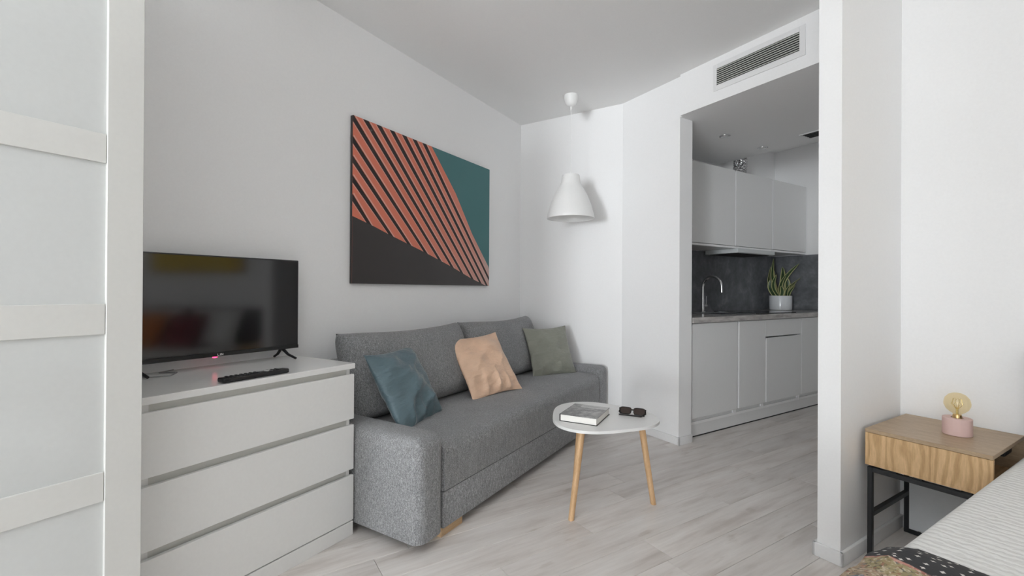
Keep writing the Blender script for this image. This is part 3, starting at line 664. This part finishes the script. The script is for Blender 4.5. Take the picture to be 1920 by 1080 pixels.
obj('opening', B(-.195, .195, -.07, .07, -.002, -.0004), M_dark, cv, smooth=0)
for i in range(4): obj('slat', B(-.195, .195, -.05 + i * .033 - .002, -.05 + i * .033 + .002, -.005, -.002), M_black, cv, smooth=0)
# ------------------------------------------------------------------ potted snake plant
pp = thing('potted_snake_plant', 'snake plant with yellow-edged leaves in a white pot', 'plant', kp(-2.588, 4.95, WTZ + .0005))
obj('pot', lathe(bmesh.new(), [(.098, 0), (.104, .004), (.106, .02), (.107, .148), (.105, .152), (.101, .150), (.100, .125)], 40, True, False), M_pot, pp)
obj('soil', lathe(bmesh.new(), [(.0005, .130), (.1005, .126)], 32, False, False), M_soil, pp)
RV = rt; DV = fw
def leaf(bx, bd_, tx, td, hgt, wid, bow=0., twist=0.):
    bm = bmesh.new(); uv = bm.loops.layers.uv.new('UVMap'); rows = []; N = 12
    for i in range(N + 1):
        s = i / N; x = bx + (tx - bx) * s + bow * math.sin(math.pi * s); d = bd_ + (td - bd_) * s; z = .125 + hgt * s
        w_ = wid * (.62 + .9 * s - .6 * s * s) * (1 - s ** 4) ** .7 * .5 + .0006; a = twist * s + twist * .3
        ax = RV * math.cos(a) + DV * math.sin(a); nx = DV * math.cos(a) - RV * math.sin(a); cpt = RV * x + DV * d + Vector((0, 0, z))
        rows.append([bm.verts.new(cpt + ax * w_ * q_ + nx * (abs(q_) * w_ * -.35 + .0)) for q_ in (-1, -.66, 0, .66, 1)])
    for i in range(N):
        for j in range(4):
            f = bm.faces.new((rows[i][j], rows[i][j + 1], rows[i + 1][j + 1], rows[i + 1][j]))
            for lp, (uj, vi) in zip(f.loops, ((j, i), (j + 1, i), (j + 1, i + 1), (j, i + 1))): lp[uv].uv = ((0, .17, .5, .83, 1)[uj], vi / N)
    o = obj('leaf', bm, M_leaf, pp, smooth=80); md = o.modifiers.new('thickness', 'SOLIDIFY'); md.thickness = .003
for a in [(-.02, .0, -.066, .02, .420, .066, -.045, .5), (.02, .01, .190, -.01, .370, .052, -.070, -.7), (.02, -.03, .170, -.06, .215, .052, -.05, .6), (.03, -.01, .165, .0, .170, .044, -.035, -.7),
          (.0, .03, .035, .03, .335, .080, .01, .2), (-.05, .0, -.115, -.02, .200, .056, -.03, -.6), (.03, -.05, .055, -.07, .145, .052, -.02, .5), (-.04, -.05, -.045, -.08, .130, .050, .02, -.4),
          (-.01, -.04, .03, -.05, .26, .060, -.045, .4), (-.05, .02, -.090, .03, .335, .058, -.05, .7), (.05, .03, .07, .04, .25, .062, .035, -.4), (.0, .0, -.04, .05, .29, .064, -.03, 1.0), (.06, -.02, .12, -.05, .14, .046, -.02, .3), (-.03, -.03, -.075, -.05, .25, .058, -.055, .3)]: leaf(*a)
# ------------------------------------------------------------------ bed
bd_ = thing('bed', 'double bed with white quilt beside the oak nightstand', 'bed', kp(.36, 1.68, 0), KROT)
bm = B(-.76, .76, -.95, .95, .08, .24, r=.01)
obj('base', bm, M_headboard, bd_); obj('mattress', B(-.785, .785, -.965, .965, .245, .472, r=.03, seg=3), M_linen, bd_)
obj('headboard', B(-.80, .80, .975, 1.035, .05, .90, r=.015), M_headboard, bd_)
for x in (-.7, .7):
    for y in (-.88, .88): obj('leg', B(x - .03, x + .03, y - .03, y + .03, 0, .08), M_headboard, bd_)
def cover(hl, y0_, y1_, zt_, zb_, r=.028):
    bm = bmesh.new(); prof = [(-hl, zb_), (-hl, zt_ - r)]
    for i in range(1, 6): a = i / 6 * math.pi / 2; prof.append((-hl + r * (1 - math.cos(a)), zt_ - r + r * math.sin(a)))
    prof.append((-hl + r, zt_)); N = 24
    top = [(-hl + r + (2 * hl - 2 * r) * i / N, zt_) for i in range(1, N)]; full = prof + top + [(-x, z) for x, z in prof[::-1]]
    rows = []
    ys = [y0_ + (y1_ - y0_) * j / 40 for j in range(41)]
    for y in ys: rows.append([bm.verts.new((x, y, z + (.002 * math.sin(9 * x + 4 * y) if z > zt_ - .001 else 0))) for x, z in full])
    for a, b in zip(rows, rows[1:]):
        for i in range(len(full) - 1): bm.faces.new((a[i], a[i + 1], b[i + 1], b[i]))
    return bm
o = obj('bedspread', cover(.80, -.985, .968, .500, .12), M_bedspread, loc=kp(.36, 1.68, 0), rotz=KROT, smooth=60); md = o.modifiers.new('thickness', 'SOLIDIFY'); md.thickness = .008; md.offset = 1
tag(o, 'white textured quilt spread over the bed', 'bedspread')
def throw():
    bm = bmesh.new(); rows = []; NK = 46; NS = 46
    for j in range(NK + 1):
        k = -.62 + .775 * j / NK; row = []
        for i in range(NS + 1):
            s = i / NS * 1.35 - .34          # arc length from the edge: negative hangs down
            pf = .004 * math.sin(k * 31 + 1) * math.sin(s * 27) + .003 * math.sin(k * 60 + s * 45)
            e = min(1, (.155 - k) / .10); e = math.sin(max(0, e) * math.pi / 2); th_ = .010 + (.024 + pf) * e
            r = .05
            if s < -r * .6: l_, z_ = -.448 - th_ + .012 * math.sin(k * 17 + 2), .455 + (s + r * .6)
            elif s < r: a = (s + r * .6) / (1.6 * r) * math.pi / 2; l_ = -.448 - th_ + (r + th_) * (1 - math.cos(a)); z_ = .455 + (.502 + th_ - .455) * math.sin(a)
            else: l_, z_ = -.448 + r + (s - r), .502 + th_
            row.append(bm.verts.new((l_ + .448, k, z_)))
        rows.append(row)
    for a, b in zip(rows, rows[1:]):
        for i in range(NS): bm.faces.new((a[i], a[i + 1], b[i + 1], b[i]))
    return bm
o = obj('patchwork_throw', throw(), M_throw, loc=kp(-.448, 1.235, 0), rotz=KROT, smooth=80); md = o.modifiers.new('thickness', 'SOLIDIFY'); md.thickness = .008; md.offset = -1
tag(o, 'floral patchwork throw with dark flowered border across the bed foot', 'throw')
def bedpillow(name, l, k, z, w_, h_, th_, mat, label, cat='pillow', lean=.45, seed=1):
    bm = superpillow(w_, h_, th_, p=2.6, q=.5, ear=.05, n=20, wr=.005, seed=seed); m = Matrix.Rotation(math.pi / 2 - lean, 4, 'X'); bm.transform(m)
    tag(obj(name, bm, mat, loc=kp(l, k, z), rotz=KROT, smooth=70), label, cat, 'pillows by the headboard')
bedpillow('bed_pillow', .0, 2.50, .70, .6, .42, .16, M_linen, 'white pillow on the bed by the headboard end nearest the nightstand', seed=11)
bedpillow('bed_pillow', .72, 2.50, .70, .6, .42, .16, M_linen, 'white pillow on the bed at the headboard end farther from the nightstand', seed=12)
bedpillow('bed_cushion', .18, 2.33, .68, .42, .40, .14, M_red, 'dark red cushion leaning on the white pillows', 'cushion', .5, 13)
bedpillow('bed_cushion', .62, 2.30, .68, .44, .40, .14, M_orange, 'orange cushion leaning on the white pillows', 'cushion', .5, 14)
pf = thing('framed_picture', 'wide yellow print on the wall above the bed', 'picture', kp(.40, KR - .001, 1.58), KROT)
obj('frame', B(-.60, .60, -.022, 0, -.30, .30, r=.003), M_black, pf); obj('print', B(-.585, .585, -.0235, -.022, -.285, .285), M_picture, pf, smooth=0)
# ------------------------------------------------------------------ nightstand
ns = thing('nightstand', 'oak veneer nightstand box on a black steel frame', 'nightstand', kp(-.655, 2.505, 0), KROT)
nx0, nx1, ny0, ny1 = -.190, .190, -.220, .215
obj('top_panel', B(nx0, nx1, ny0 - .002, ny1, .529, .544, r=.001, seg=1), M_oaktop, ns)
obj('front_panel', B(nx0, nx1, ny0, ny0 + .014, .402, .5275, r=.001, seg=1), M_oakfront, ns)
obj('back_panel', B(nx0, nx1, ny1 - .014, ny1, .402, .5285), M_oaktop, ns); obj('bottom_panel', B(nx0, nx1, ny0 + .001, ny1, .392, .404), M_oakfront, ns)
obj('side_panel', B(nx0, nx0 + .012, ny0 + .014, ny1 - .014, .404, .5285), M_oaktop, ns)
obj('hinge_bracket', B(nx1 - .06, nx1 - .02, .03, .13, .486, .510, r=.004), M_bmetal, ns)
q = .018; fx0, fx1, fy0, fy1 = -.184, .178, ny0 + .004, ny1 - .02
def bar(name, *a): obj(name, B(*a, r=.0015, seg=1), M_bmetal, ns)
for x in (fx0, fx1 - q):
    for y in (fy0, fy1 - q): bar('leg', x, x + q, y, y + q, 0, .384)
bar('rail', fx0 + q, fx1 - q, fy0, fy0 + q, .364, .384); bar('rail', fx0 + q, fx1 - q, fy1 - q, fy1, .364, .384)
for x in (fx0, fx1 - q):
    bar('rail', x, x + q, fy0 + q, fy1 - q, .364, .384); bar('rail', x, x + q, fy0 + q, fy1 - q, .175, .195)
bar('foot_rail', fx0 + q, fx1 - q, fy1 - q, fy1, 0, .02); bar('foot_tab', fx0 + q, fx0 + .05, fy0, fy0 + q, 0, .010)
for x in (-.10, -.02, .12): obj('tab', B(x - .014, x + .014, fy0 + .002, fy0 + q, .384, .3925), M_bmetal, ns, smooth=0)
obj('back_panel', B(fx0 + q, fx1 - q, fy1 - .012, fy1 - .006, .02, .364), plain('pale_glass_panel', (.74, .77, .80), .3), ns, smooth=0)
obj('screw', lathe(bmesh.new(), [(.0005, 0), (.0055, 0), (.0055, .003), (.0005, .004)], 12, False, False), M_chrome, ns, loc=(fx0 + .055, fy1 - q / 2 - .0, .02))
# bulb lamp on the nightstand
bl = thing('bulb_lamp', 'pink cylinder lamp with bare amber globe bulb on nightstand', 'lamp', kp(-.613, 2.505, .5445))
obj('base', lathe(bmesh.new(), [(.044, 0), (.0455, .002), (.0455, .066), (.044, .068), (.020, .068), (.019, .060)], 40), M_pink, bl)
obj('socket', lathe(bmesh.new(), [(.015, .058), (.015, .072), (.013, .080)], 24), M_brass, bl)
gl = [(.0125, .074), (.0130, .084), (.022, .090), (.034, .102), (.0405, .118), (.041, .128), (.037, .146), (.026, .160), (.013, .1665), (.0004, .168)]
bm = lathe(bmesh.new(), gl, 36, False, False); obj('globe', bm, M_bulb, bl, smooth=80)
bm = tube(bmesh.new(), [(0, 0, .08), (0, 0, .108)], .004, 10)
for i in range(8): a = i * math.pi / 4; tube(bm, [(.004 * math.cos(a), .004 * math.sin(a), .104), (.018 * math.cos(a), .018 * math.sin(a), .122), (.012 * math.cos(a + .4), .012 * math.sin(a + .4), .145)], .0008, 5)
obj('filament', bm, M_fil, bl)
